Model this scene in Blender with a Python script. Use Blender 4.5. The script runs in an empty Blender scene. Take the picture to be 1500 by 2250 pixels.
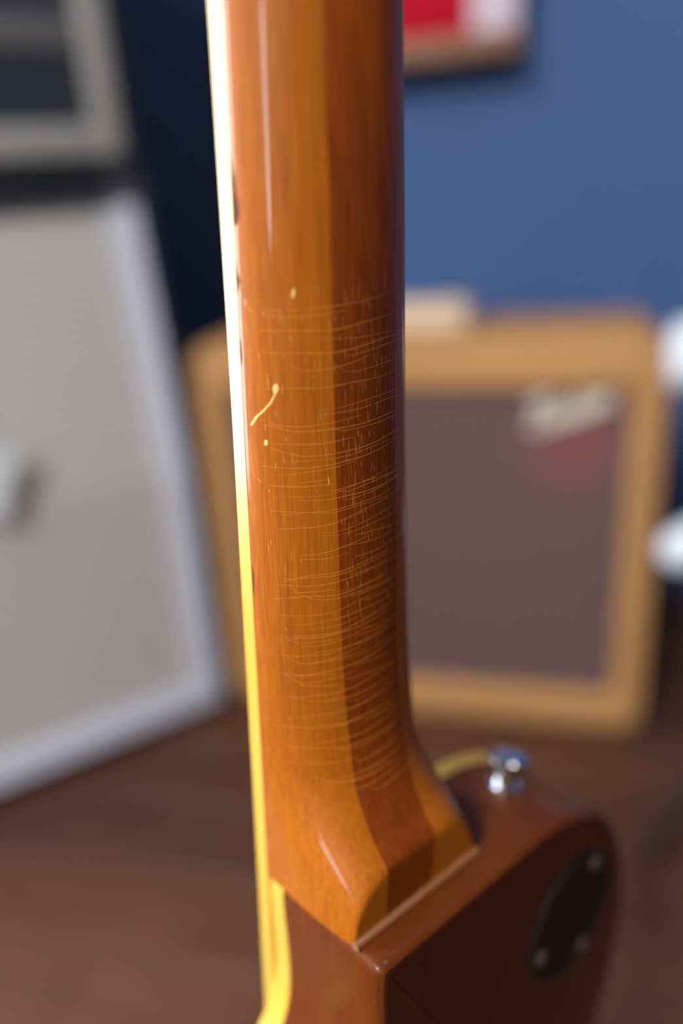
import bpy, bmesh, math, random
from mathutils import Vector, Matrix
random.seed(7)
S = bpy.context.scene
COL = S.collection

# ------------------------------------------------------------------ camera
CAMR = ((0.997479, -0.070956, 0.0), (-0.026238, -0.368849, 0.929119), (-0.065927, -0.926777, -0.369781))
cam_d = bpy.data.cameras.new('camera')
cam = bpy.data.objects.new('camera', cam_d); COL.objects.link(cam)
m = Matrix.Identity(4)
for i in range(3):
    m[i][0] = CAMR[i][0]; m[i][1] = -CAMR[i][1]; m[i][2] = -CAMR[i][2]
m[2][3] = 0.75
cam.matrix_world = m
cam_d.sensor_fit = 'VERTICAL'; cam_d.sensor_height = 36.0; cam_d.sensor_width = 24.0
cam_d.lens = 28.0
cam_d.clip_start = 0.01; cam_d.clip_end = 60
cam_d.dof.use_dof = True
cam_d.dof.focus_distance = 0.206
cam_d.dof.aperture_fstop = 2.2
S.camera = cam

# ------------------------------------------------------------------ world, exposure
S.view_settings.view_transform = 'Standard'
S.view_settings.look = 'None'
S.view_settings.gamma = 1.0
S.view_settings.use_curve_mapping = False
S.view_settings.exposure = 1.3
W = bpy.data.worlds.new('overcast_sky'); S.world = W
W.use_nodes = True
bg = W.node_tree.nodes['Background']
bg.inputs[0].default_value = (0.80, 0.90, 1.0, 1)
bg.inputs[1].default_value = 2.2

# the room frame: a runs along the back wall, b comes out of it into the room
DA = Vector((0.965636, -0.259896, 0)); DB = Vector((-0.259896, -0.965636, 0))
O0 = Vector((-0.19038, 1.084809, 0)); ANG = math.atan2(DA.y, DA.x)
def rm(a, b, z): return O0 + DA*a + DB*b + Vector((0, 0, z))
A0, A1, B0, B1, ZC = -1.15, 2.4, -0.467, 4.2, 2.7
WINS = [   # windows in the left wall: b0, b1, z0, z1, panes across, light power
    (0.58, 1.10, 0.25, 2.00, 1, 17.0),
]
# daylight through the windows (a soft sky panel lying in each opening)
for (b0, b1, z0, z1, np_, en) in WINS:
    ld = bpy.data.lights.new('window_daylight', 'AREA'); ld.shape = 'RECTANGLE'
    ld.size = b1-b0; ld.size_y = z1-z0; ld.energy = en; ld.color = (0.90, 0.95, 1.0)
    lo = bpy.data.objects.new('window_daylight', ld); COL.objects.link(lo)
    lo.location = rm(A0-0.08, (b0+b1)/2, (z0+z1)/2)
    lo.rotation_euler = (math.pi/2, 0, ANG-math.pi/2)
DOOR = (-1.10, -0.60, 0.95, 2.10)        # unseen half-glazed door added for frontal light and neck highlights, its glass: a0, a1, z0, z1
ld = bpy.data.lights.new('door_fill_light', 'AREA'); ld.shape = 'RECTANGLE'
ld.size = DOOR[1]-DOOR[0]; ld.size_y = DOOR[3]-DOOR[2]; ld.energy = 10; ld.color = (0.92, 0.96, 1.0)
lo = bpy.data.objects.new('door_fill_light', ld); COL.objects.link(lo)
lo.location = rm((DOOR[0]+DOOR[1])/2, B1+0.08, (DOOR[2]+DOOR[3])/2); lo.rotation_euler = (math.pi/2, 0, ANG)
LAMPS = [   # a, b, size_a, size_b, emission
    (1.50, 0.45, 0.60, 0.30, 4.0),
    (-0.75, 1.75, 0.50, 0.50, 9.0),
    (-0.40, 3.00, 0.80, 0.80, 36.0),  # unseen panel added as frontal fill for neck and cabinet
]

# ------------------------------------------------------------------ helpers
def link(name, me, mat=None, parent=None):
    o = bpy.data.objects.new(name, me); COL.objects.link(o)
    if mat is not None and me is not None and not me.materials: me.materials.append(mat)
    if parent is not None: o.parent = parent
    return o
def empty(name, loc=(0,0,0), rz=0.0):
    o = bpy.data.objects.new(name, None); COL.objects.link(o)
    o.location = loc; o.rotation_euler = (0,0,rz); o.empty_display_size = 0.05
    return o
def tag(o, label=None, cat=None, group=None, kind=None):
    if label: o['label'] = label
    if cat: o['category'] = cat
    if group: o['group'] = group
    if kind: o['kind'] = kind
    return o
def mesh_bm(name, bm, smooth=None):
    me = bpy.data.meshes.new(name); bm.normal_update(); bm.to_mesh(me); bm.free()
    if smooth is not None:
        me.shade_smooth()
        me.set_sharp_from_angle(angle=math.radians(smooth))
    return me
def mesh_py(name, v, f, smooth=None):
    me = bpy.data.meshes.new(name); me.from_pydata(v, [], f); me.update()
    bm = bmesh.new(); bm.from_mesh(me); bmesh.ops.recalc_face_normals(bm, faces=bm.faces); bm.to_mesh(me); bm.free()
    if smooth is not None:
        me.shade_smooth(); me.set_sharp_from_angle(angle=math.radians(smooth))
    return me
def addbox(bm, lo, hi, r=0.0, seg=2):
    t = bmesh.new(); bmesh.ops.create_cube(t, size=1)
    for v in t.verts:
        v.co = Vector([lo[i] + (v.co[i]+.5)*(hi[i]-lo[i]) for i in range(3)])
    if r > 0: bmesh.ops.bevel(t, geom=list(t.edges), offset=r, segments=seg, profile=.5, affect='EDGES')
    me = bpy.data.meshes.new('tmp'); t.to_mesh(me); t.free(); bm.from_mesh(me); bpy.data.meshes.remove(me)
def box(name, lo, hi, mat, parent=None, r=0.0, seg=2):
    bm = bmesh.new(); addbox(bm, lo, hi, r, seg)
    return link(name, mesh_bm(name, bm, 35 if r else None), mat, parent)
def addtube(bm, pts, rad, n=12, caps=True):
    pts = [Vector(p) for p in pts]; rings = []
    rr = rad if isinstance(rad, (list, tuple)) else [rad]*len(pts)
    prev = None
    for i, p in enumerate(pts):
        d = (pts[min(i+1, len(pts)-1)] - pts[max(i-1, 0)]).normalized()
        if prev is None:
            x = d.orthogonal().normalized()
        else:
            x = (prev - d*prev.dot(d)).normalized()
        prev = x; y = d.cross(x)
        rings.append([bm.verts.new(p + (x*math.cos(2*math.pi*k/n) + y*math.sin(2*math.pi*k/n))*rr[i]) for k in range(n)])
    for a, b in zip(rings, rings[1:]):
        for k in range(n): bm.faces.new((a[k], a[(k+1)%n], b[(k+1)%n], b[k]))
    if caps: bm.faces.new(list(reversed(rings[0]))); bm.faces.new(rings[-1])
def tube(name, pts, rad, mat, parent=None, n=12):
    bm = bmesh.new(); addtube(bm, pts, rad, n); return link(name, mesh_bm(name, bm, 40), mat, parent)
def lathe(name, prof, axis_o, axis_d, mat, parent=None, n=28):
    d = Vector(axis_d).normalized(); x = d.orthogonal().normalized(); y = d.cross(x); o = Vector(axis_o)
    bm = bmesh.new(); rings = []
    for r, h in prof:
        rings.append([bm.verts.new(o + d*h + (x*math.cos(2*math.pi*k/n)+y*math.sin(2*math.pi*k/n))*max(r,1e-6)) for k in range(n)])
    for a, b in zip(rings, rings[1:]):
        for k in range(n): bm.faces.new((a[k], a[(k+1)%n], b[(k+1)%n], b[k]))
    bm.faces.new(list(reversed(rings[0]))); bm.faces.new(rings[-1])
    bmesh.ops.recalc_face_normals(bm, faces=bm.faces)
    return link(name, mesh_bm(name, bm, 40), mat, parent)

# ------------------------------------------------------------------ materials
def mat(name, col, rough=.5, metal=0.0, coat=0.0, coat_rough=.05, spec=.5, emit=None, bump=None):
    M = bpy.data.materials.new(name); M.use_nodes = True
    b = M.node_tree.nodes['Principled BSDF']
    b.inputs['Base Color'].default_value = (*col, 1); b.inputs['Roughness'].default_value = rough
    b.inputs['Metallic'].default_value = metal; b.inputs['Coat Weight'].default_value = coat
    b.inputs['Coat Roughness'].default_value = coat_rough; b.inputs['Specular IOR Level'].default_value = spec
    if emit:
        b.inputs['Emission Color'].default_value = (*emit[0], 1); b.inputs['Emission Strength'].default_value = emit[1]
    return M
class NT:
    def __init__(s, M): s.t = M.node_tree; s.b = s.t.nodes['Principled BSDF']
    def n(s, typ, **kw):
        x = s.t.nodes.new(typ)
        for k, v in kw.items():
            if hasattr(x, k): setattr(x, k, v)
            else: x.inputs[k.replace('_', ' ')].default_value = v
        return x
    def l(s, a, b): s.t.links.new(a, b)
    def coords(s, scale=(1,1,1), rot=(0,0,0), kind='Object'):
        c = s.n('ShaderNodeTexCoord'); mp = s.n('ShaderNodeMapping')
        mp.inputs['Scale'].default_value = scale; mp.inputs['Rotation'].default_value = rot
        s.l(c.outputs[kind], mp.inputs[0]); return mp.outputs[0]
    def noise(s, vec, scale, detail=4, rough=.55, dist=0.0):
        x = s.n('ShaderNodeTexNoise'); x.inputs['Scale'].default_value = scale; x.inputs['Detail'].default_value = detail
        x.inputs['Roughness'].default_value = rough; x.inputs['Distortion'].default_value = dist
        s.l(vec, x.inputs['Vector']); return x.outputs[0]
    def ramp(s, fac, stops):
        r = s.n('ShaderNodeValToRGB'); e = r.color_ramp.elements
        while len(e) < len(stops): e.new(.5)
        for el, (p, c) in zip(e, stops): el.position = p; el.color = (*c, 1)
        s.l(fac, r.inputs[0]); return r.outputs[0]
    def mix(s, fac, a, b, mode='MIX'):
        x = s.n('ShaderNodeMix', data_type='RGBA', blend_type=mode)
        for sock, v in ((x.inputs[0], fac), (x.inputs[6], a), (x.inputs[7], b)):
            if hasattr(v, 'node'): s.l(v, sock)
            else: sock.default_value = v if not isinstance(v, tuple) else (*v, 1)
        return x.outputs[2]
    def bump(s, h, strength=.2, dist=.001):
        x = s.n('ShaderNodeBump'); x.inputs['Strength'].default_value = strength; x.inputs['Distance'].default_value = dist
        s.l(h, x.inputs['Height']); s.l(x.outputs[0], s.b.inputs['Normal'])

def wood_mat(name, lo, mid, hi, along=(4, 90, 60), slant=0.0, rough=.5, coat=.38, coat_rough=.06, blot=.35):
    M = mat(name, mid, rough, coat=coat, coat_rough=coat_rough, spec=.2); t = NT(M)
    v = t.coords(along, (0, 0, slant))
    g = t.noise(v, 12, 6, .62, .3)
    c = t.ramp(g, [(.28, lo), (.5, mid), (.74, hi)])
    v3 = t.coords((along[0]*.6, along[1]*6, along[2]*5), (0, 0, slant))
    p = t.noise(v3, 16, 3, .7)
    c = t.mix(.46, c, t.ramp(p, [(.36, lo), (.62, hi)]), 'MIX')
    v2 = t.coords((9, 22, 22)); b2 = t.noise(v2, 2.2, 3, .5)
    c = t.mix(blot, c, t.mix(1.0, c, t.ramp(b2, [(.3, (.62,.55,.5)), (.7, (1.0,1.0,1.0))]), 'MULTIPLY'))
    t.l(c, t.b.inputs['Base Color'])
    return M
M_PALE = wood_mat('pale_amber_wood', (.24,.050,.0015), (.395,.103,.003), (.50,.155,.006), slant=.03)
M_CORE = wood_mat('dark_walnut_core', (.085,.010,.0006), (.205,.036,.0012), (.37,.080,.0025), along=(5,110,60), slant=.10, blot=.7, coat=.3)
def core_upper_tone(M):
    t = NT(M); src = t.b.inputs['Base Color'].links[0].from_socket
    sx = t.n('ShaderNodeSeparateXYZ'); t.l(t.coords((1,1,1)), sx.inputs[0])
    a = t.n('ShaderNodeMath', operation='MULTIPLY_ADD'); t.l(sx.outputs[1], a.inputs[0]); a.inputs[1].default_value = -3.2; t.l(sx.outputs[0], a.inputs[2])
    nz = t.n('ShaderNodeMath', operation='MULTIPLY_ADD'); t.l(t.noise(t.coords((6,60,60)), 4, 3), nz.inputs[0]); nz.inputs[1].default_value = .06; t.l(a.outputs[0], nz.inputs[2])
    c = t.mix(t.ramp(nz.outputs[0], [(.205, (0,0,0)), (.275, (1,1,1))]), src, t.mix(1.0, src, (2.0,2.2,1.6), 'MULTIPLY'))
    t.l(c, t.b.inputs['Base Color'])
core_upper_tone(M_CORE)  # core turns lighter towards the headstock, past a slanted edge
M_BODY = wood_mat('mahogany_body', (.065,.010,.0006), (.125,.025,.001), (.19,.045,.002), along=(4,90,90), blot=.6, coat=.22)
M_BACK_SHADE = wood_mat('back_shade_toned', (.028,.004,.0004), (.042,.006,.0006), (.065,.011,.001), along=(5,70,60), blot=.5, coat=.35)  # body wood with the shade on the back put into its colour
M_TOP  = mat('body_top_finish', (.45,.18,.03), .35, coat=.8)
def binding_mat():
    M = mat('aged_cream_binding', (.86,.55,.11), .40, coat=.7, coat_rough=.28); t = NT(M)
    v = t.coords((3, 40, 40)); n = t.noise(v, 9, 3)
    t.l(t.ramp(n, [(.3, (.66,.40,.040)), (.7, (.73,.46,.060))]), t.b.inputs['Base Color']); return M
M_BIND = binding_mat()
M_BOARD = wood_mat('rosewood_board', (.03,.012,.006), (.055,.022,.01), (.09,.04,.02), rough=.5, coat=.0)
M_CRACK = mat('lacquer_check_line', (.66,.235,.03), .45)
M_PORE  = mat('pale_pore_fleck', (.50,.21,.045), .5)
M_SCR   = mat('scratch_bare_wood', (.85,.55,.17), .5)
M_CHIP  = mat('chip_dark_edge', (.11,.042,.028), .75, spec=.1)
M_CHROME = mat('chrome', (.75,.76,.80), .16, metal=1.0)
M_STEEL = mat('dull_steel', (.35,.33,.32), .35, metal=1.0)
M_BLKPL = mat('black_plastic', (.010,.007,.006), .6, spec=.2)
M_FRET = mat('fret_nickel', (.7,.68,.62), .25, metal=1.0)

def wall_mat():
    M = mat('blue_wall_paint', (.07,.145,.35), .7, spec=.25); t = NT(M)
    n = t.noise(t.coords((1,1,1)), 2.0, 4); t.l(t.ramp(n, [(.3, (.066,.137,.335)), (.7, (.074,.152,.37))]), t.b.inputs['Base Color'])
    t.bump(t.noise(t.coords((1,1,1)), 260, 3), .08, .001); return M
M_WALL = wall_mat()
M_WALL2 = mat('dim_brown_wall', (.09,.065,.05), .7)
M_CEIL = mat('ceiling_white', (.40,.39,.37), .8)
M_TRIM = mat('window_frame_dark', (.03,.03,.035), .5)
def plank_mat():
    M = mat('dark_floor_plank', (.1,.045,.025), .42, spec=.4); t = NT(M)
    oi = t.n('ShaderNodeObjectInfo')
    base = t.ramp(oi.outputs['Random'], [(0, (.075,.030,.018)), (.35, (.095,.038,.021)), (.7, (.112,.047,.026)), (1, (.082,.031,.018))])
    n = t.noise(t.coords((2.2, 34, 10)), 3.0, 6, .6, .4)
    c = t.mix(.8, base, t.mix(1.0, base, t.ramp(n, [(.3, (.5,.45,.42)), (.7, (1.25,1.2,1.15))]), 'MULTIPLY'))
    t.l(c, t.b.inputs['Base Color']); t.bump(n, .12, .002); return M
M_PLANK = plank_mat()
M_SUB = mat('subfloor', (.02,.012,.008), .8)
def tweed_mat():
    M = mat('tan_tweed', (.5,.3,.14), .75); t = NT(M)
    w = t.n('ShaderNodeTexWave'); w.inputs['Scale'].default_value = 60; w.inputs['Distortion'].default_value = .6
    t.l(t.coords((1,1,1), (.6,.3,.8)), w.inputs['Vector'])
    c = t.ramp(w.outputs[1], [(.2, (.39,.192,.066)), (.8, (.54,.29,.105))])
    n = t.noise(t.coords((1,1,1)), 6, 3); c = t.mix(.5, c, t.mix(1, c, t.ramp(n, [(.3,(.8,.78,.75)),(.7,(1.1,1.08,1.05))]), 'MULTIPLY'))
    t.l(c, t.b.inputs['Base Color']); t.bump(w.outputs[1], .3, .0006); return M
M_TWEED = tweed_mat()
def weave(name, c1, c2, sx, sz, rough=.85, spec=.3):
    M = mat(name, c1, rough, spec=spec); t = NT(M)
    v = t.coords((1,1,1))
    wz = t.n('ShaderNodeTexWave', bands_direction='Z'); wz.inputs['Scale'].default_value = sz; wz.inputs['Distortion'].default_value = 1.0
    wx = t.n('ShaderNodeTexWave', bands_direction='X'); wx.inputs['Scale'].default_value = sx; wx.inputs['Distortion'].default_value = 1.0
    t.l(v, wz.inputs['Vector']); t.l(v, wx.inputs['Vector'])
    a = t.mix(.5, wz.outputs[0], wx.outputs[0], 'MULTIPLY')
    c = t.ramp(a, [(.05, c2), (.75, c1)])
    if name.startswith('oxblood'):
        g = t.n('ShaderNodeVectorMath', operation='DISTANCE'); t.l(v, g.inputs[0]); g.inputs[1].default_value = (.505, .016, .435)
        c = t.mix(t.ramp(g.outputs['Value'], [(.02, (1,1,1)), (.085, (0,0,0))]), c, t.mix(1.0, c, (1.7,.95,.95), 'MULTIPLY'))   # redder round patch just below the logo
    t.l(c, t.b.inputs['Base Color']); t.bump(a, .3, .0008); return M
M_GRILLE = weave('grey_checker_grille', (.57,.57,.56), (.36,.37,.37), 26, 26)
M_OXB = weave('oxblood_grille', (.150,.088,.090), (.085,.050,.052), 90, 120, .7, .5)
def tolex_mat():
    M = mat('black_tolex', (.013,.017,.025), .42, spec=.5); t = NT(M)
    t.bump(t.noise(t.coords((1,1,1)), 420, 3), .35, .001); return M
M_TOLEX = tolex_mat()
M_PIPE = mat('white_vinyl_border', (.62,.65,.78), .5)
M_PIPE2 = mat('grey_vinyl_border', (.37,.37,.37), .55)
M_PANEL = mat('head_dark_panel', (.018,.026,.036), .5)
M_STRIP = mat('head_grey_strip', (.13,.13,.14), .5)
M_LOGO = mat('cream_script', (.75,.70,.58), .3, metal=.2)
M_CREAM = mat('cream_box', (.70,.56,.40), .55)
M_LEATHER = mat('brown_leather', (.14,.065,.03), .5)
M_RED = mat('red_print', (.62,.004,.03), .6, spec=.15)
M_PINK = mat('pale_pink_print', (.85,.74,.88), .6)
M_TAN = mat('tan_wood_rail', (.30,.15,.085), .5)
M_DKRED = mat('dark_maroon_box', (.035,.008,.012), .5)
M_FOAM = mat('white_foam', (.74,.80,.88), .8)
M_BLKMT = mat('black_metal', (.015,.015,.017), .4)
M_PAPER = mat('white_paper', (.72,.78,.84), .7)
M_STRING = mat('string', (.5,.45,.38), .8)
M_DIFF = []

# ------------------------------------------------------------------ the room
def room_box(name, a0, a1, b0, b1, z0, z1, mt, parent=None):
    bm = bmesh.new()
    pts = [rm(a, b, z) for z in (z0, z1) for a, b in ((a0,b0),(a1,b0),(a1,b1),(a0,b1))]
    vs = [bm.verts.new(p) for p in pts]
    for f in ((3,2,1,0),(4,5,6,7),(0,1,5,4),(1,2,6,5),(2,3,7,6),(3,0,4,7)): bm.faces.new([vs[i] for i in f])
    bmesh.ops.recalc_face_normals(bm, faces=bm.faces)
    return link(name, mesh_bm(name, bm), mt, parent)
floor = tag(room_box('floor', A0, A1, B0, B1, -.08, -.012, M_SUB), 'dark brown hardwood plank floor of the shop', kind='structure')
tag(room_box('wall_back', A0-.1, A1+.1, B0-.1, B0, -.08, ZC, M_WALL), 'plain blue painted wall behind the amplifiers', kind='structure')
tag(room_box('wall_right', A1, A1+.1, B0, B1, -.08, ZC, M_WALL2), 'dim brown side wall outside the view', kind='structure')
tag(room_box('ceiling', A0-.1, A1+.1, B0-.1, B1+.1, ZC, ZC+.1, M_CEIL), 'white shop ceiling above the view', kind='structure')
def cuboids(name, L, mt, parent=None):
    bm = bmesh.new()
    for (a0, a1, x0, x1, c0, c1) in L:
        pts = [rm(a, b, z) for z in (c0, c1) for a, b in ((a0,x0),(a1,x0),(a1,x1),(a0,x1))]
        vs = [bm.verts.new(p) for p in pts]
        for f in ((3,2,1,0),(4,5,6,7),(0,1,5,4),(1,2,6,5),(2,3,7,6),(3,0,4,7)): bm.faces.new([vs[i] for i in f])
    bmesh.ops.recalc_face_normals(bm, faces=bm.faces)
    return link(name, mesh_bm(name, bm), mt, parent)
pieces = []; bb = B0
for (b0, b1, z0, z1, np_, en) in WINS:
    pieces += [(A0-.1, A0, bb, b0, -.08, ZC), (A0-.1, A0, b0, b1, -.08, z0), (A0-.1, A0, b0, b1, z1, ZC)]; bb = b1
pieces.append((A0-.1, A0, bb, B1, -.08, ZC))
tag(cuboids('wall_left', pieces, M_WALL2), 'dim brown side wall with the shop windows, outside the view', kind='structure')
d0, d1, e0, e1 = DOOR
tag(cuboids('wall_front', [(A0-.1, d0, B1, B1+.1, -.08, ZC), (d1, A1+.1, B1, B1+.1, -.08, ZC), (d0, d1, B1, B1+.1, e1, ZC), (d0, d1, B1, B1+.1, -.08, e0)], M_WALL2), 'dim brown wall behind the photographer', kind='structure')
door = tag(room_box('added_door_1', d0, d0+.05, B1-.01, B1+.06, e0, e1, M_TRIM), 'half glazed door added outside the view for frontal light', kind='structure')
room_box('door_stile', d1-.05, d1, B1-.01, B1+.06, e0, e1, M_TRIM, door)
room_box('door_rail', d0+.05, d1-.05, B1-.01, B1+.06, e1-.08, e1, M_TRIM, door)
room_box('door_rail', d0+.05, d1-.05, B1-.01, B1+.06, e0, e0+.05, M_TRIM, door)
room_box('door_panel', d0, d1, B1-.015, B1, 0.005, e0, M_TRIM, door)
for i, (b0, b1, z0, z1, np_, en) in enumerate(WINS):
    win = tag(room_box('window_%d' % (i+1), A0-.07, A0+.01, b0, b1, z0, z0+.04, M_TRIM), 'tall shop window outside the view', kind='structure')
    room_box('window_frame', A0-.07, A0+.01, b0, b1, z1-.04, z1, M_TRIM, win)
    for k in range(np_+1):
        bb = b0 + (b1-b0-.03)*k/np_
        room_box('mullion', A0-.07, A0+.01, bb, bb+.03, z0+.04, z1-.04, M_TRIM, win)

# floor planks, each a piece of its own, laid parallel to the back wall
def plank_mesh(L, w):
    bm = bmesh.new(); addbox(bm, (0, 0, -.012), (L-.0015, w-.0018, 0), .0012, 1)
    return mesh_bm('plank', bm)
PL = [plank_mesh(L, .115) for L in (.9, 1.15, 1.4)]; PLL = (.9, 1.15, 1.4)
b = B0; row = 0
while b < B1-.02:
    a = A0 - random.random()*.8
    while a < A1:
        k = random.randrange(3)
        o = link('plank', PL[k], M_PLANK, floor)
        a2 = max(a, A0)
        o.location = rm(a2, b+.115, .0); o.rotation_euler = (0, 0, ANG)
        ln = min(a + PLL[k], A1) - a2
        o.scale = (ln/PLL[k], 1, 1)
        a += PLL[k]
    b += .115; row += 1

# ceiling lamps
LL = ['ceiling light panel close to the blue wall', 'square ceiling light panel nearest the shop window', 'large square ceiling panel added for frontal fill, far behind the photographer']
for i, (a, b, sa, sb, em) in enumerate(LAMPS):
    t = tag(empty('ceiling_light', rm(a, b, ZC), ANG), LL[i], 'ceiling light', 'ceiling lights')
    bm = bmesh.new()
    for lo_, hi_ in (((-sa/2-.03,-sb/2-.03,-.05),(-sa/2,sb/2+.03,0)), ((sa/2,-sb/2-.03,-.05),(sa/2+.03,sb/2+.03,0)), ((-sa/2,-sb/2-.03,-.05),(sa/2,-sb/2,0)), ((-sa/2,sb/2,-.05),(sa/2,sb/2+.03,0))):
        addbox(bm, lo_, hi_)
    link('light_frame', mesh_bm('light_frame', bm), M_CEIL, t)
    box('diffuser', (-sa/2,-sb/2,-.04), (sa/2,sb/2,-.02), mat('lamp_diffuser', (.9,.9,.9), .6, emit=((1.0,.985,.96), em)), t)

# ------------------------------------------------------------------ tweed combo amplifier
AW, AH, AD = .612, .575, .18
amp = tag(empty('combo_amplifier', O0, ANG), 'tan tweed covered combo amplifier with dark oxblood grille cloth', 'amplifier')
def rounded_shell(name, w, h, y0, y1, r, mt, parent, z0=.012, n=8, inner=None):
    """front-view rounded rectangle (sides x, height z) extruded in y; with inner=(l,r,b,t) margins it is a frame"""
    def rr(x0, x1, c0, c1, rad):
        P = []
        for cx, cz, s in ((x1-rad, c1-rad, 0), (x0+rad, c1-rad, 1), (x0+rad, c0+rad, 2), (x1-rad, c0+rad, 3)):
            for k in range(n+1):
                an = math.pi/2*(s + k/n); P.append((cx+rad*math.cos(an), cz+rad*math.sin(an)))
        return P
    out = rr(0, w, z0, h, r); N = len(out); bm = bmesh.new(); e = .006
    def ring(P, y, ins=0):
        cx, cz = w/2, (z0+h)/2
        return [bm.verts.new((x + (-ins if x > cx else ins), y, z + (-ins if z > cz else ins))) for x, z in P]
    def strip(A, B):
        for k in range(N): bm.faces.new((A[k], A[(k+1)%N], B[(k+1)%N], B[k]))
    back = ring(out, y1, e*.5); s1 = ring(out, y1-e*.5); s0 = ring(out, y0+e); s00 = ring(out, y0+e*.3, e*.3); f0 = ring(out, y0, e)
    strip(back, s1); strip(s1, s0); strip(s0, s00); strip(s00, f0)
    if inner:
        l_, r_, b_, t_ = inner; inn = rr(l_, w-r_, z0+b_, h-t_, .004)
        i0 = ring(inn, y0, -.006); i1 = ring(inn, y0+.006); i2 = ring(inn, y1)
        strip(f0, i0); strip(i0, i1); strip(i1, i2); strip(i2, back)
    else:
        bm.faces.new(f0); bm.faces.new(list(reversed(back)))
    bmesh.ops.recalc_face_normals(bm, faces=bm.faces)
    return link(name, mesh_bm(name, bm, 40), mt, parent)
rounded_shell('cabinet', AW, AH, .032, AD, .030, M_TWEED, amp)
rounded_shell('front_frame', AW, AH, 0, .034, .030, M_TWEED, amp, inner=(.042, .040, .052, .066))
box('grille_cloth', (.044, .016, .068), (AW-.042, .034, AH-.070), M_OXB, amp)
for fx in (.05, AW-.05):
    for fy in (.04, AD-.04): box('rubber_foot', (fx-.018, fy-.018, 0), (fx+.018, fy+.018, .014), M_BLKPL, amp, .003)
# script logo: the word Fender as raised strokes
LET = [  # strokes in a skewed unit frame, x to the right, y up
    [(0.02,.30),(.10,.22),(.17,.40),(.22,.75),(.28,1.0),(.20,1.02),(.10,.92),(.16,.86),(.36,.98),(.52,1.02)], [(.16,.56),(.28,.60),(.38,.62)],
    [(.40,.36),(.52,.46),(.52,.56),(.44,.54),(.40,.38),(.46,.26),(.58,.34)],
    [(.58,.34),(.64,.56),(.62,.26),(.64,.40),(.74,.56),(.77,.46),(.75,.28),(.82,.32)],
    [(.98,.50),(.90,.54),(.85,.38),(.90,.26),(.99,.40),(1.06,.98),(1.02,.44),(1.06,.28),(1.12,.34)],
    [(1.12,.36),(1.24,.46),(1.24,.56),(1.16,.54),(1.12,.38),(1.18,.26),(1.30,.36)],
    [(1.30,.36),(1.35,.58),(1.40,.50),(1.40,.34),(1.46,.50),(1.56,.54)],
    [(.10,.10),(.50,.14),(1.0,.16),(1.60,.26)]]
logo_bm = bmesh.new()
for st in LET:
    P = []
    for x, y in st:
        x2 = x*.066; z2 = y*.042
        P.append((.446 + x2*math.cos(.22) , .013, .446 + z2 + x2*math.sin(.30)))
    # smooth
    Q = []
    for i in range(len(P)-1):
        p0, p1, p2, p3 = P[max(i-1,0)], P[i], P[i+1], P[min(i+2,len(P)-1)]
        for k in range(5):
            t = k/5
            Q.append(tuple(.5*((2*p1[j]) + (-p0[j]+p2[j])*t + (2*p0[j]-5*p1[j]+4*p2[j]-p3[j])*t*t + (-p0[j]+3*p1[j]-3*p2[j]+p3[j])*t**3) for j in range(3)))
    Q.append(P[-1]); addtube(logo_bm, Q, .0031, 6)
link('script_logo', mesh_bm('script_logo', logo_bm, 50), M_LOGO, amp)['label'] = 'cream script logo reading Fender'

# cream box on the amplifier
cb = tag(empty('cream_box', O0 + DA*.285 + DB*(-.085) + Vector((0,0,AH)), ANG-.03), 'small cream box with rounded ends lying on top of the tan amplifier', 'box')
rounded_b = bmesh.new(); addbox(rounded_b, (-.085, -.035, 0), (.085, .035, .020), .006, 3)
link('box_base', mesh_bm('box_base', rounded_b, 40), M_CREAM, cb)
rounded_b = bmesh.new(); addbox(rounded_b, (-.086, -.036, .0205), (.086, .036, .036), .006, 3)
link('box_lid', mesh_bm('box_lid', rounded_b, 40), M_CREAM, cb)

# ------------------------------------------------------------------ half stack on the left
CR = Vector((-.209204, 1.068669, 0)); CANG = math.atan2(.52848, .848946)
cab = tag(empty('speaker_cabinet', CR, CANG), 'black angled speaker cabinet with pale grey grille and white border', 'speaker cabinet')
X0, X1 = -.745, .012; ZK, ZT, SB, CD = .40, .79, .050, .50
def front_y(z): return 0 if z < ZK else SB*(z-ZK)/(ZT-ZK)
def prism(name, x0, x1, prof, mt, parent, sm=None):
    v = [(x0, y, z) for y, z in prof] + [(x1, y, z) for y, z in prof]; n = len(prof)
    f = [tuple(range(n)), tuple(range(2*n-1, n-1, -1))] + [(i, (i+1)%n, n+(i+1)%n, n+i) for i in range(n)]
    return link(name, mesh_py(name, v, f, sm), mt, parent)
rc = .014
prism('cabinet_shell', X0, X1, [(rc, .012), (CD, .012), (CD, ZT), (SB+rc, ZT), (rc, ZK)], M_TOLEX, cab)
for (xa, xb) in ((X0, X0+.016), (X1-.016, X1)):
    prism('side_edge', xa, xb, [(0, .012), (rc+.004, .012), (rc+.004, ZK), (SB+rc+.004, ZT), (SB, ZT), (0, ZK)], M_TOLEX, cab)
prism('bottom_edge', X0+.016, X1-.016, [(0, .012), (rc+.004, .012), (rc+.004, .026), (0, .026)], M_TOLEX, cab)
yt = front_y(.757)
prism('top_edge', X0+.016, X1-.016, [(yt, .757), (yt+.02, .757), (SB+.02, ZT), (SB, ZT)], M_TOLEX, cab)
gx0, gx1 = X0+.046, X1-.044
prism('grille_cloth', gx0, gx1, [(rc-.004, .058), (rc+.001, .058), (rc+.001, ZK), (front_y(.757)+rc+.001, .757), (front_y(.757)+rc-.004, .757), (rc-.004, ZK)], M_GRILLE, cab)
def border(x0, x1, zz, name):
    P = [(front_y(z)-.001, z) for z in zz] + [(front_y(z)+rc+.002, z) for z in reversed(zz)]
    return prism(name, x0, x1, P, M_PIPE, cab)
border(X1-.046, X1-.0165, [.0265, ZK, .7565], 'border_side')
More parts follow.
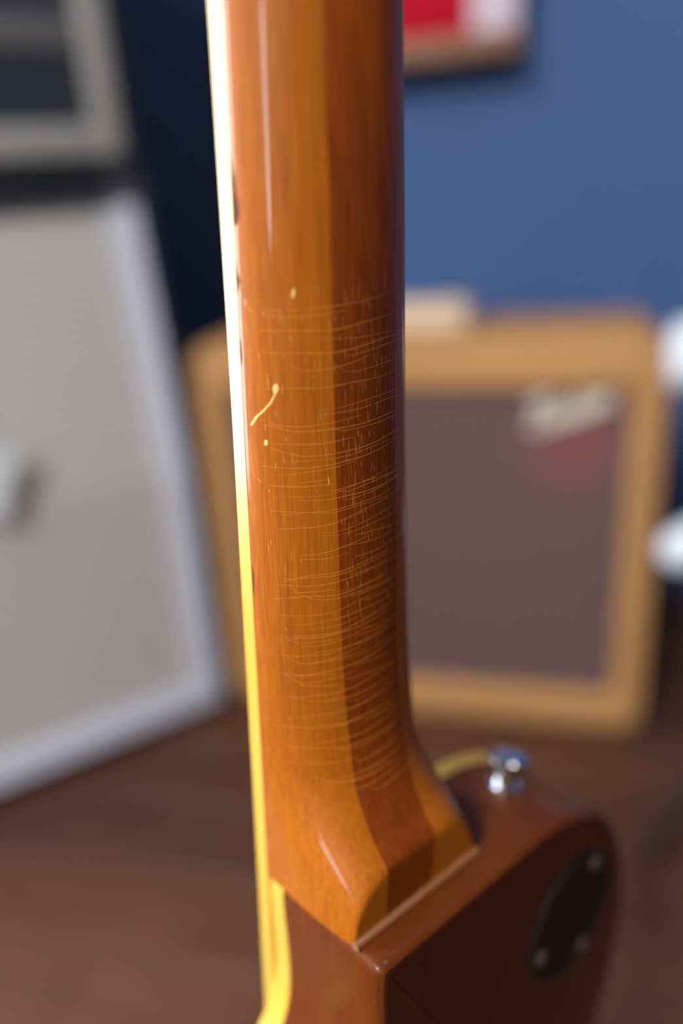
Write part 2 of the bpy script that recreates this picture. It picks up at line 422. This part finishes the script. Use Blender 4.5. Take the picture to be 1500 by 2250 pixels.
border(X0+.0165, X0+.046, [.0265, ZK, .7565], 'border_side')
border(X0+.0465, X1-.0465, [.0265, .058], 'border_bottom')
for cx in (X1-.02, X0+.02):
    box('corner_guard', (cx-.028, SB-.004, ZT-.045), (cx+.028 if cx < -.3 else X1+.003, SB+.04, ZT-.001), mat('corner_plastic', (.05,.05,.055), .45), cab, .006)
for cx in (X0+.06, X1-.06):
    for cy in (.05, CD-.05): box('rubber_foot', (cx-.02, cy-.02, 0), (cx+.02, cy+.02, .014), M_BLKPL, cab, .004)
right = box('side_handle', (X1-.002, .16, .40), (X1+.006, .26, .52), M_BLKPL, cab, .003)

head = tag(empty('stacked_amplifier', CR + Vector((0,0,ZT)), CANG), 'black amplifier with grey border stacked on top of the speaker cabinet', 'amplifier')
hy = .056; HX0, HX1, HZ0, HZ1 = -.74, .014, .006, .50
box('head_shell', (HX0, hy+.016, HZ0), (HX1, hy+.435, HZ1), M_TOLEX, head, .008)
for nm, lo_, hi_ in (('shell_edge', (HX0, hy, HZ0), (HX0+.018, hy+.018, HZ1)), ('shell_edge', (HX1-.018, hy, HZ0), (HX1, hy+.018, HZ1)),
                     ('shell_edge', (HX0+.018, hy, HZ0), (HX1-.018, hy+.018, .0235)), ('shell_edge', (HX0+.018, hy, HZ1-.018), (HX1-.018, hy+.018, HZ1))):
    box(nm, lo_, hi_, M_TOLEX, head, .003)
box('border_side', (HX1-.050, hy-.001, .024), (HX1-.0185, hy+.016, HZ1-.019), M_PIPE2, head, .003)
box('border_side', (HX0+.0185, hy-.001, .024), (HX0+.050, hy+.016, HZ1-.019), M_PIPE2, head, .003)
box('border_bottom', (HX0+.0505, hy-.001, .024), (HX1-.0505, hy+.016, .060), M_PIPE2, head, .003)
box('border_top', (HX0+.0505, hy-.001, HZ1-.045), (HX1-.0505, hy+.016, HZ1-.019), M_PIPE2, head, .003)
box('front_panel', (HX0+.0505, hy+.010, .0605), (HX1-.0505, hy+.018, HZ1-.0455), M_PANEL, head)
box('grey_strip', (HX0+.0505, hy+.006, .140), (HX1-.0505, hy+.012, .178), M_STRIP, head, .001)
for cx in (HX0+.05, HX1-.05):
    for cy in (hy+.03, hy+.18): box('rubber_foot', (cx-.014, cy-.014, 0), (cx+.014, cy+.014, .008), M_BLKPL, head)

# paper tag hanging in front of the grille
tg = tag(empty('paper_tag', CR, CANG), 'white paper tag hanging in front of the grey grille', 'tag')
bm = bmesh.new(); addbox(bm, (-.034, -.0006, -.045), (.034, .0006, .045), 0)
o = link('tag_paper', mesh_bm('tag_paper', bm), M_PAPER, tg); o.location = (-.268, -.012, .455); o.rotation_euler = (.05, .38, 0)
tube('tag_string', [(-.283, -.012, .493), (-.292, -.010, .60), (-.296, .036, .7895), (-.296, .052, .7915)], .0008, M_STRING, tg, 6)

# ------------------------------------------------------------------ red and pale box picture on the wall
pic = tag(empty('wall_box', rm(0, B0, 0), ANG), 'red and pale pink box picture with tan lower rail hung on the blue wall', 'wall picture')
pd = .075
box('box_frame', (.02, -pd+.012, .93), (.415, -.002, 1.30), M_DKRED, pic, .004)
box('red_panel', (.022, -pd, .962), (.345, -pd+.012, 1.298), M_RED, pic, .002)
box('pale_panel', (.3455, -pd, .962), (.415, -pd+.012, 1.298), M_PINK, pic, .002)
box('lower_rail', (.018, -pd-.004, .929), (.418, -pd+.030, .9615), M_TAN, pic, .004)
box('back_rail', (.03, -pd+.0305, .922), (.40, -.002, .9295), M_BLKPL, pic, .002)

# ------------------------------------------------------------------ stand with white foam arms at the right edge
st = tag(empty('instrument_stand', rm(.705, .10, 0), ANG), 'black metal instrument stand with white foam padded arms beside the tan amplifier', 'stand')
tube('upright', [(0,0,.02), (0,0,.40), (0,0,.66)], .011, M_BLKMT, st)
for an in (.35, 4.0, 5.3):
    tube('leg', [(0,0,.10), (.13*math.cos(an), .13*math.sin(an), .03), (.17*math.cos(an), .17*math.sin(an), .008)], .008, M_BLKMT, st)
tube('upper_arm', [(0,0,.565), (-.03,0,.565), (-.075,0,.563)], .008, M_BLKMT, st)
def foam(pts, r, nm='foam_pad'):
    n = len(pts); rad = [r*.55, r*.9] + [r]*(n-4) + [r*.9, r*.55]
    return tube(nm, pts, rad, M_FOAM, st, 16)
foam([(-.030,0,.568), (-.034,0,.568), (-.045,0,.569), (-.09,0,.570), (-.106,0,.570), (-.112,0,.570)], .038)
tube('lower_arm', [(0,0,.355), (-.04,0,.355), (-.080,-.01,.345)], .008, M_BLKMT, st)
foam([(-.020,0,.365), (-.026,0,.365), (-.04,0,.364), (-.065,-.005,.358), (-.090,-.01,.343), (-.096,-.01,.337)], .026)

# ------------------------------------------------------------------ the guitar
GR = ((0.041837, -0.75665, 0.65248), (0.041169, -0.651192, -0.757796), (0.998276, 0.058566, 0.003907))
GT = (-0.009476, 0.206584, 0.554147)
guitar = tag(empty('electric_guitar'), 'amber wood electric guitar seen from behind, with striped neck and cream binding', 'guitar')
gm = Matrix.Identity(4)
for i in range(3):
    for j in range(3): gm[i][j] = GR[i][j]
    gm[i][3] = GT[i]
guitar.matrix_world = gm
MM = .001
KU = [-1,0,8.7,17.5,25,35,45,55,65,80,100,150,200,300,430]
KD = [57,56,46.5,38.2,31.2,26.0,23.4,21.8,20.8,20.0,19.7,19.8,20.3,20.3,19.5]
NH, NB = 37.4, 48.8
def interp_s(x, X, Y):      # monotone-ish cubic through the table
    if x <= X[0]: return Y[0]
    if x >= X[-1]: return Y[-1]
    i = max(k for k in range(len(X)-1) if X[k] <= x)
    def sl(k):
        if k == 0: return (Y[1]-Y[0])/(X[1]-X[0])
        if k == len(X)-1: return (Y[-1]-Y[-2])/(X[-1]-X[-2])
        a = (Y[k]-Y[k-1])/(X[k]-X[k-1]); b_ = (Y[k+1]-Y[k])/(X[k+1]-X[k])
        return 0 if a*b_ <= 0 else 2*a*b_/(a+b_)
    h = X[i+1]-X[i]; t = (x-X[i])/h; m0, m1 = sl(i)*h, sl(i+1)*h
    return (2*t**3-3*t*t+1)*Y[i] + (t**3-2*t*t+t)*m0 + (-2*t**3+3*t*t)*Y[i+1] + (t**3-t*t)*m1
def nw(u): return 28.03 - .017*u
def npow(u):
    s = min(1, max(0, (42-u)/36)); s = s*s*(3-2*s); return 2.05 + 1.9*s
def neck_n(u, t):
    w_ = nw(u); p = npow(u); D = interp_s(u, KU, KD)
    n = D*max(0, 1-min(1, abs(t/w_))**p)**(1/p)
    k = .7
    return n if n < NH-4*k else NH - k*math.log(math.exp(-(n-NH)/k)+1)
def lam_l(u): return 11 + max(0, (50-u)/33)*1.8
def lam_r(u): return -10 + max(0, (50-u)/33)*3.0
US = [i*.5 for i in range(0, 61)] + [30+i*1.0 for i in range(1, 51)] + [80+i*4.0 for i in range(1, 88)]
def neck_piece(name, ta, tb, mt, nseg):
    v, f = [], []
    for u in US:
        w_ = nw(u); a, b_ = ta(u), tb(u)      # a > b_
        th0 = math.acos(max(-1, min(1, a/w_))); th1 = math.acos(max(-1, min(1, b_/w_)))
        ring = []
        for k in range(nseg+1):
            th = th0 + (th1-th0)*k/nseg; t = w_*math.cos(th)
            ring.append((u, t, max(neck_n(u, t), 0.0)))
        ring += [(u, ring[-1][1], -.0), (u, ring[0][1], -.0)] if False else [(u, ring[-1][1], -.05), (u, ring[0][1], -.05)]
        v += [(x*MM, y*MM, z*MM) for x, y, z in ring]
    N = nseg+3
    for i in range(len(US)-1):
        for k in range(N):
            f.append((i*N+k, i*N+(k+1)%N, (i+1)*N+(k+1)%N, (i+1)*N+k))
    f.append(tuple(range(N))); f.append(tuple((len(US)-1)*N+k for k in range(N)))
    return link(name, mesh_py(name, v, f, 50), mt, guitar)
wl = neck_piece('neck_wing', lambda u: nw(u), lam_l, M_PALE, 30); wl['label'] = 'pale amber neck strip on the binding side'
cr_ = neck_piece('neck_core', lam_l, lam_r, M_CORE, 22); cr_['label'] = 'dark brown centre strip of the neck'
wr = neck_piece('neck_wing', lam_r, lambda u: -nw(u), M_PALE, 30); wr['label'] = 'pale amber neck strip on the far side'

# fingerboard, its binding and frets
UL, UH = -105.0, 428.0
def board_piece(name, tin, tout, n0, n1, mt, parent, both=False):
    bm = bmesh.new()
    P = [(u, fn(u), n) for u in (UL, UH) for fn, n in ((tin, n0), (tout, n0), (tout, n1), (tin, n1))]
    vs = [bm.verts.new(Vector(p)*MM) for p in P]
    for q in ((0,1,2,3),(7,6,5,4),(0,4,5,1),(1,5,6,2),(2,6,7,3),(3,7,4,0)): bm.faces.new([vs[i] for i in q])
    bmesh.ops.recalc_face_normals(bm, faces=bm.faces)
    bmesh.ops.bevel(bm, geom=[e for e in bm.edges if abs((e.verts[0].co-e.verts[1].co).x) > .1], offset=.0003, segments=2, affect='EDGES')
    return link(name, mesh_bm(name, bm, 40), mt, parent)
fb = board_piece('fingerboard', lambda u: -(nw(u)-1.6), lambda u: nw(u)-1.6, -5.6, -.05, M_BOARD, guitar)
board_piece('fingerboard_binding', lambda u: nw(u)-1.6, lambda u: nw(u)+.05, -5.6, -.05, M_BIND, guitar)
board_piece('fingerboard_binding', lambda u: -(nw(u)-1.6), lambda u: -(nw(u)+.05), -5.6, -.05, M_BIND, guitar)
for k in range(1, 23):
    u = 428 - 628*(1-2**(-k/12)) 
    if u < UL+2: break
    wv = nw(u)-1.4
    tube('fret', [(u*MM, -wv*MM, -.0056), (u*MM, 0, -.0058), (u*MM, wv*MM, -.0056)], .0009, M_FRET, fb, 6)
# nut and headstock above the frame
box('nut', (.428, -.0215, -.008), (.432, .0215, 0), M_CREAM, guitar)
hd = prism('headstock', -.012, .002, [(-.022, .0), (.022, .0), (.036, .03), (.040, .15), (.030, .19), (0, .178), (-.030, .19), (-.040, .15), (-.036, .03)], M_PALE, guitar)
hd.matrix_local = Matrix(((.0,0,1,.430),(0,1,0,0),(1,0,0,.012),(0,0,0,1)))

# body
OUT = [(0,14),(0,22),(-.15,24.6),(-.9,26.3),(-2.6,27.1),(-6,27.3),(-12,27.3),(-20,27.2),(-34,27.4),(-44,28.8),(-52,32.4),(-60,39),(-66,49),(-66,61),(-56,75),(-40,87),(-32,96),(-33,106),(-46,113),(-80,114),(-125,104),(-165,97),(-200,101),(-250,126),(-300,152),(-345,162),(-390,150),(-425,110),(-441,60),(-445,0),
       (-441,-60),(-425,-110),(-390,-150),(-345,-162),(-300,-152),(-250,-124),(-200,-97),(-165,-92.5),(-128,-99.5),(-102,-107),(-75,-110),(-49,-106.5),(-29,-98.5),(-16,-88.5),(-8.5,-77),(-3.2,-64),(-.6,-52),(0,-40),(0,-27),(0,-12),(0,0)]
def crom(P, m=6):
    Q = []
    n = len(P)
    for i in range(n):
        p0, p1, p2, p3 = (Vector(P[(i+k) % n]) for k in (-1, 0, 1, 2))
        L = (p2-p1).length; mm = max(2, min(m, int(L/2.0)+1))
        t0 = (p1-p0).length**.5; t1 = L**.5; t2 = (p3-p2).length**.5   # centripetal
        for k in range(mm):
            t = k/mm
            m1 = ((p1-p0)/max(t0,1e-6)**1 - (p2-p0)/(t0+t1) + (p2-p1)/t1)*t1
            m2 = ((p2-p1)/t1 - (p3-p1)/(t1+t2) + (p3-p2)/max(t2,1e-6))*t1
            Q.append((2*t**3-3*t*t+1)*p1 + (t**3-2*t*t+t)*m1 + (-2*t**3+3*t*t)*p2 + (t**3-t*t)*m2)
    return Q
OC = crom(OUT)
NO = len(OC)
def onrm(i):
    d = (OC[(i+1)%NO]-OC[i-1]).normalized(); return Vector((d.y, -d.x))
ctr = Vector((-230, 0))
ON = [onrm(i) for i in range(NO)]
area = sum(OC[i].x*OC[(i+1)%NO].y - OC[(i+1)%NO].x*OC[i].y for i in range(NO))
if area < 0: ON = [-n for n in ON]
def body_ring(bm, off, n): return [bm.verts.new(Vector((OC[i].x+ON[i].x*off, OC[i].y+ON[i].y*off, n))*MM) for i in range(NO)]
bm = bmesh.new()
RO = 4.5
rings = [body_ring(bm, 0, 0)] + [body_ring(bm, 0, n) for n in (9, 20, 32, NB-RO)]
for k in range(1, 7):
    an = math.pi/2*k/6; rings.append(body_ring(bm, -RO*(1-math.cos(an))*.8, NB-RO+RO*math.sin(an)))
for a, c in zip(rings, rings[1:]):
    for k in range(NO): bm.faces.new((a[k], a[(k+1)%NO], c[(k+1)%NO], c[k]))
bm.faces.new(list(reversed(rings[0]))); bm.faces.new(rings[-1])
bmesh.ops.recalc_face_normals(bm, faces=bm.faces)
bmesh.ops.triangulate(bm, faces=[f_ for f_ in bm.faces if len(f_.verts) > 4])
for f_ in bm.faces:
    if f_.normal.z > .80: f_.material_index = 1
body = link('body', mesh_bm('body', bm, 40), M_BODY, guitar); body.data.materials.append(M_BACK_SHADE)
# binding round the rim of the top, deeper inside the cutaway
bm = bmesh.new()
def bdepth(i):
    p = OC[i]
    if p.y > 0 and p.x > -75: return 6.2 + 2.3*min(1, max(0, -p.x/55))
    return 6.2
def brng(off, fn): return [bm.verts.new(Vector((OC[i].x+ON[i].x*off, OC[i].y+ON[i].y*off, fn(i)))*MM) for i in range(NO)]
q = [brng(-1.5, lambda i: -.25), brng(-.1, lambda i: -.25), brng(.2, lambda i: .05), brng(.2, bdepth), brng(-.5, lambda i: bdepth(i)+.05), brng(-1.5, lambda i: bdepth(i)-.3)]
for a, c in zip(q, q[1:]+q[:1]):
    for k in range(NO): bm.faces.new((a[k], a[(k+1)%NO], c[(k+1)%NO], c[k]))
bmesh.ops.recalc_face_normals(bm, faces=bm.faces)
link('body_binding', mesh_bm('body_binding', bm, 40), M_BIND, guitar)

# lacquer fillet where the heel meets the body rim
fil = bmesh.new()
addtube(fil, [Vector((.55, t, NH+.55))*MM for t in [26.6 - 53.0*k/24 for k in range(25)]], .0014, 12)
link('heel_fillet', mesh_bm('heel_fillet', fil, 60), mat('clear_lacquer_bead', (.26,.10,.035), .25, coat=1.0, coat_rough=.2), guitar)

# switch cover plate with screws
cv = lathe('cover_plate', [(.0238,0),(.0245,.0004),(.0245,.0011),(.0240,.0016),(.0120,.0017)], Vector((-47.6,-68.0,NB-.2))*MM, (0,0,1), M_BLKPL, guitar, 48)
cv['label'] = 'round black plastic cover plate'
for (su, st_) in ((-30.5,-80.2), (-51.8,-48.9), (-66.5,-76.5)):
    s_ = lathe('screw', [(.0024,0),(.0030,.0005),(.0026,.0011),(.0012,.0014)], Vector((su,st_,NB+1.2))*MM, (0,0,1), M_STEEL, cv, 16)
# strap button on the shoulder
lathe('strap_button', [(.0062,-.0008),(.0062,.0006),(.0042,.0016),(.0034,.0045),(.0036,.0068),(.0060,.0085),(.0072,.0096),(.0072,.0108),(.0056,.0122),(.0020,.0127)],
      Vector((-2.6,-62,22))*MM, (1,-.22,0), M_CHROME, guitar, 32)['label'] = 'chrome strap button'

# lacquer checking: fine pale lines running round the neck, joined into one part
def ribbon(V, F, pts, half, lift=.05):
    """pts in (u,t); thin strip lying on the neck surface"""
    base = len(V)
    for i, (u, t) in enumerate(pts):
        a = pts[max(i-1,0)]; c = pts[min(i+1,len(pts)-1)]
        du, dt = c[0]-a[0], c[1]-a[1]; L = math.hypot(du, dt) or 1
        h = half*(.35 + .65*math.sin(math.pi*(i+.5)/len(pts)))
        for s in (-1, 1):
            uu, tt = u - s*dt/L*h, t + s*du/L*h
            lim = nw(uu)-.15; tt = max(-lim, min(lim, tt))
            n = neck_n(uu, tt); e = .2
            nx = -(neck_n(uu+e, tt)-neck_n(uu-e, tt))/(2*e); ny = -(neck_n(uu, max(-lim,min(lim,tt+e)))-neck_n(uu, max(-lim,min(lim,tt-e))))/(2*e)
            N = Vector((nx, ny, 1)).normalized()
            V.append(tuple((Vector((uu, tt, n)) + N*lift)*MM))
    for i in range(len(pts)-1):
        F.append((base+2*i, base+2*i+1, base+2*i+3, base+2*i+2))
rnd = random.Random(21)
V, F = [], []
def crack(u0, ta, tb, tilt=0.0, half=.10, hook=0):
    n = max(8, int(abs(ta-tb)/1.2)); ph = rnd.random()*6; am = rnd.uniform(.15, .6)
    P = []
    for k in range(n+1):
        s = k/n; t = ta + (tb-ta)*s
        th = math.acos(max(-1, min(1, t/28)))
        u = u0 + tilt*(s-.5) + am*math.sin(ph + th*2.3) + .15*math.sin(ph*3+th*9)
        if hook: u += hook*(max(0, .18-s)/.18)**2 * 3.0
        P.append((u + max(0, 12-t)*.12, t))
    ribbon(V, F, P, half)
u = 34.0
while u < 172:
    dens = 1.25 if 70 < u < 140 else 1.9
    if rnd.random() < .93:
        r_ = rnd.random()
        tl = rnd.uniform(19, 26.5); tr = -rnd.uniform(8, 20)
        if r_ < .35: crack(u, tl, tr, rnd.uniform(-2.5, 1.0), rnd.uniform(.05,.09), rnd.choice((0,0,.6,0,-.4)))
        elif r_ < .65: crack(u, tl, rnd.uniform(-2, 13), rnd.uniform(-1, 1), rnd.uniform(.045,.08), rnd.choice((0,0,0,.8,-.6)))
        else: crack(u, rnd.uniform(6, 16), tr, rnd.uniform(-3, 0), rnd.uniform(.045,.09), rnd.choice((0,0,.6)))
    u += dens*rnd.uniform(.5, 1.4)
ck = link('lacquer_checks', mesh_py('lacquer_checks', V, F), M_CRACK, guitar); ck['kind'] = 'stuff'
# short pale pores along the grain, mostly in the dark strip
V, F = [], []
for k in range(230):
    if rnd.random() < .6:
        t0 = rnd.uniform(-12, 9); sl = -.10
    else:
        t0 = rnd.uniform(2, 25); sl = 0
    u0 = rnd.uniform(85, 175); L = rnd.uniform(.8, 4.0)
    ribbon(V, F, [(u0+L*s/5, t0 + sl*-L*s/5) for s in range(6)], rnd.uniform(.04, .08), .04)
for k in range(7):                 # longer slanting streaks of bright flecks
    u0 = rnd.uniform(120, 178); t0 = rnd.uniform(-9, 8)
    for j in range(8):
        ua = u0 - j*4.2; ta_ = t0 - j*.42*1.0
        if abs(ta_) < 22: ribbon(V, F, [(ua-s*.5, ta_-.05*s) for s in range(5)], .09, .045)
po = link('grain_flecks', mesh_py('grain_flecks', V, F), M_PORE, guitar); po['kind'] = 'stuff'

# scratch, chips along the binding and small dings
def mark(name, strokes, mt, label=None):
    V, F = [], []
    for pts, half in strokes: ribbon(V, F, pts, half, .06)
    o = link(name, mesh_py(name, V, F), mt, guitar)
    if label: o['label'] = label
mark('scratch', [([(142.5,25.4),(143.6,25.2),(145,24.9),(146.5,24.2),(148.5,23.3),(150,22.8),(151.2,22.5),(152.0,22.45)], .13)], M_SCR, 'pale yellow scratch in the finish')
mark('nick', [([(151.0,22.5),(151.8,22.45),(152.5,22.4),(153.2,22.35)], .42)], M_SCR)
mark('nick', [([(137.8,24.25),(138.4,24.2),(139.2,24.15)], .22)], M_SCR)
mark('nick', [([(127.0,13.0),(128.0,12.9),(129.2,13.1)], .10)], M_SCR)
mark('nick', [([(173.4,18.9),(174.4,18.8),(175.4,18.7)], .26)], M_SCR)
mark('ding', [([(143.2,-.6),(144.2,-.45),(145.4,-.3),(146.4,-.3)], .30)], M_CHIP)
mark('ding', [([(145.6,1.0),(146.4,.9)], .12)], M_CHIP)
def chip(pts):           # pts: (u, how far the chip reaches round the neck edge, in mm)
    V, F = [], []
    for u, reach in pts:
        D = interp_s(u, KU, KD)
        for k in range(5):
            n = reach*k/4; t = nw(u)*math.sqrt(max(0, 1-(n/D)**2)) - .01
            V.append(tuple(Vector((u, t + .09, n + .02))*MM))
    for i in range(len(pts)-1):
        for k in range(4): F.append((5*i+k, 5*i+k+1, 5*i+k+6, 5*i+k+5))
    link('finish_chip', mesh_py('finish_chip', V, F), M_CHIP, guitar)
chip([(205,.05),(203,.5),(201,.9),(199,1.3),(196.5,1.4),(195,1.9),(193,2.2),(191.5,2.0),(190,1.2),(189.4,.1)])
chip([(181,.1),(179,.5),(177.5,1.2),(176.5,1.0),(175,.4),(174.3,.05)])
chip([(164,.05),(161.5,.45),(159,.5),(157.2,.05)])
chip([(104,.05),(101.5,.55),(98.5,.6),(96,.35),(95,.05)])
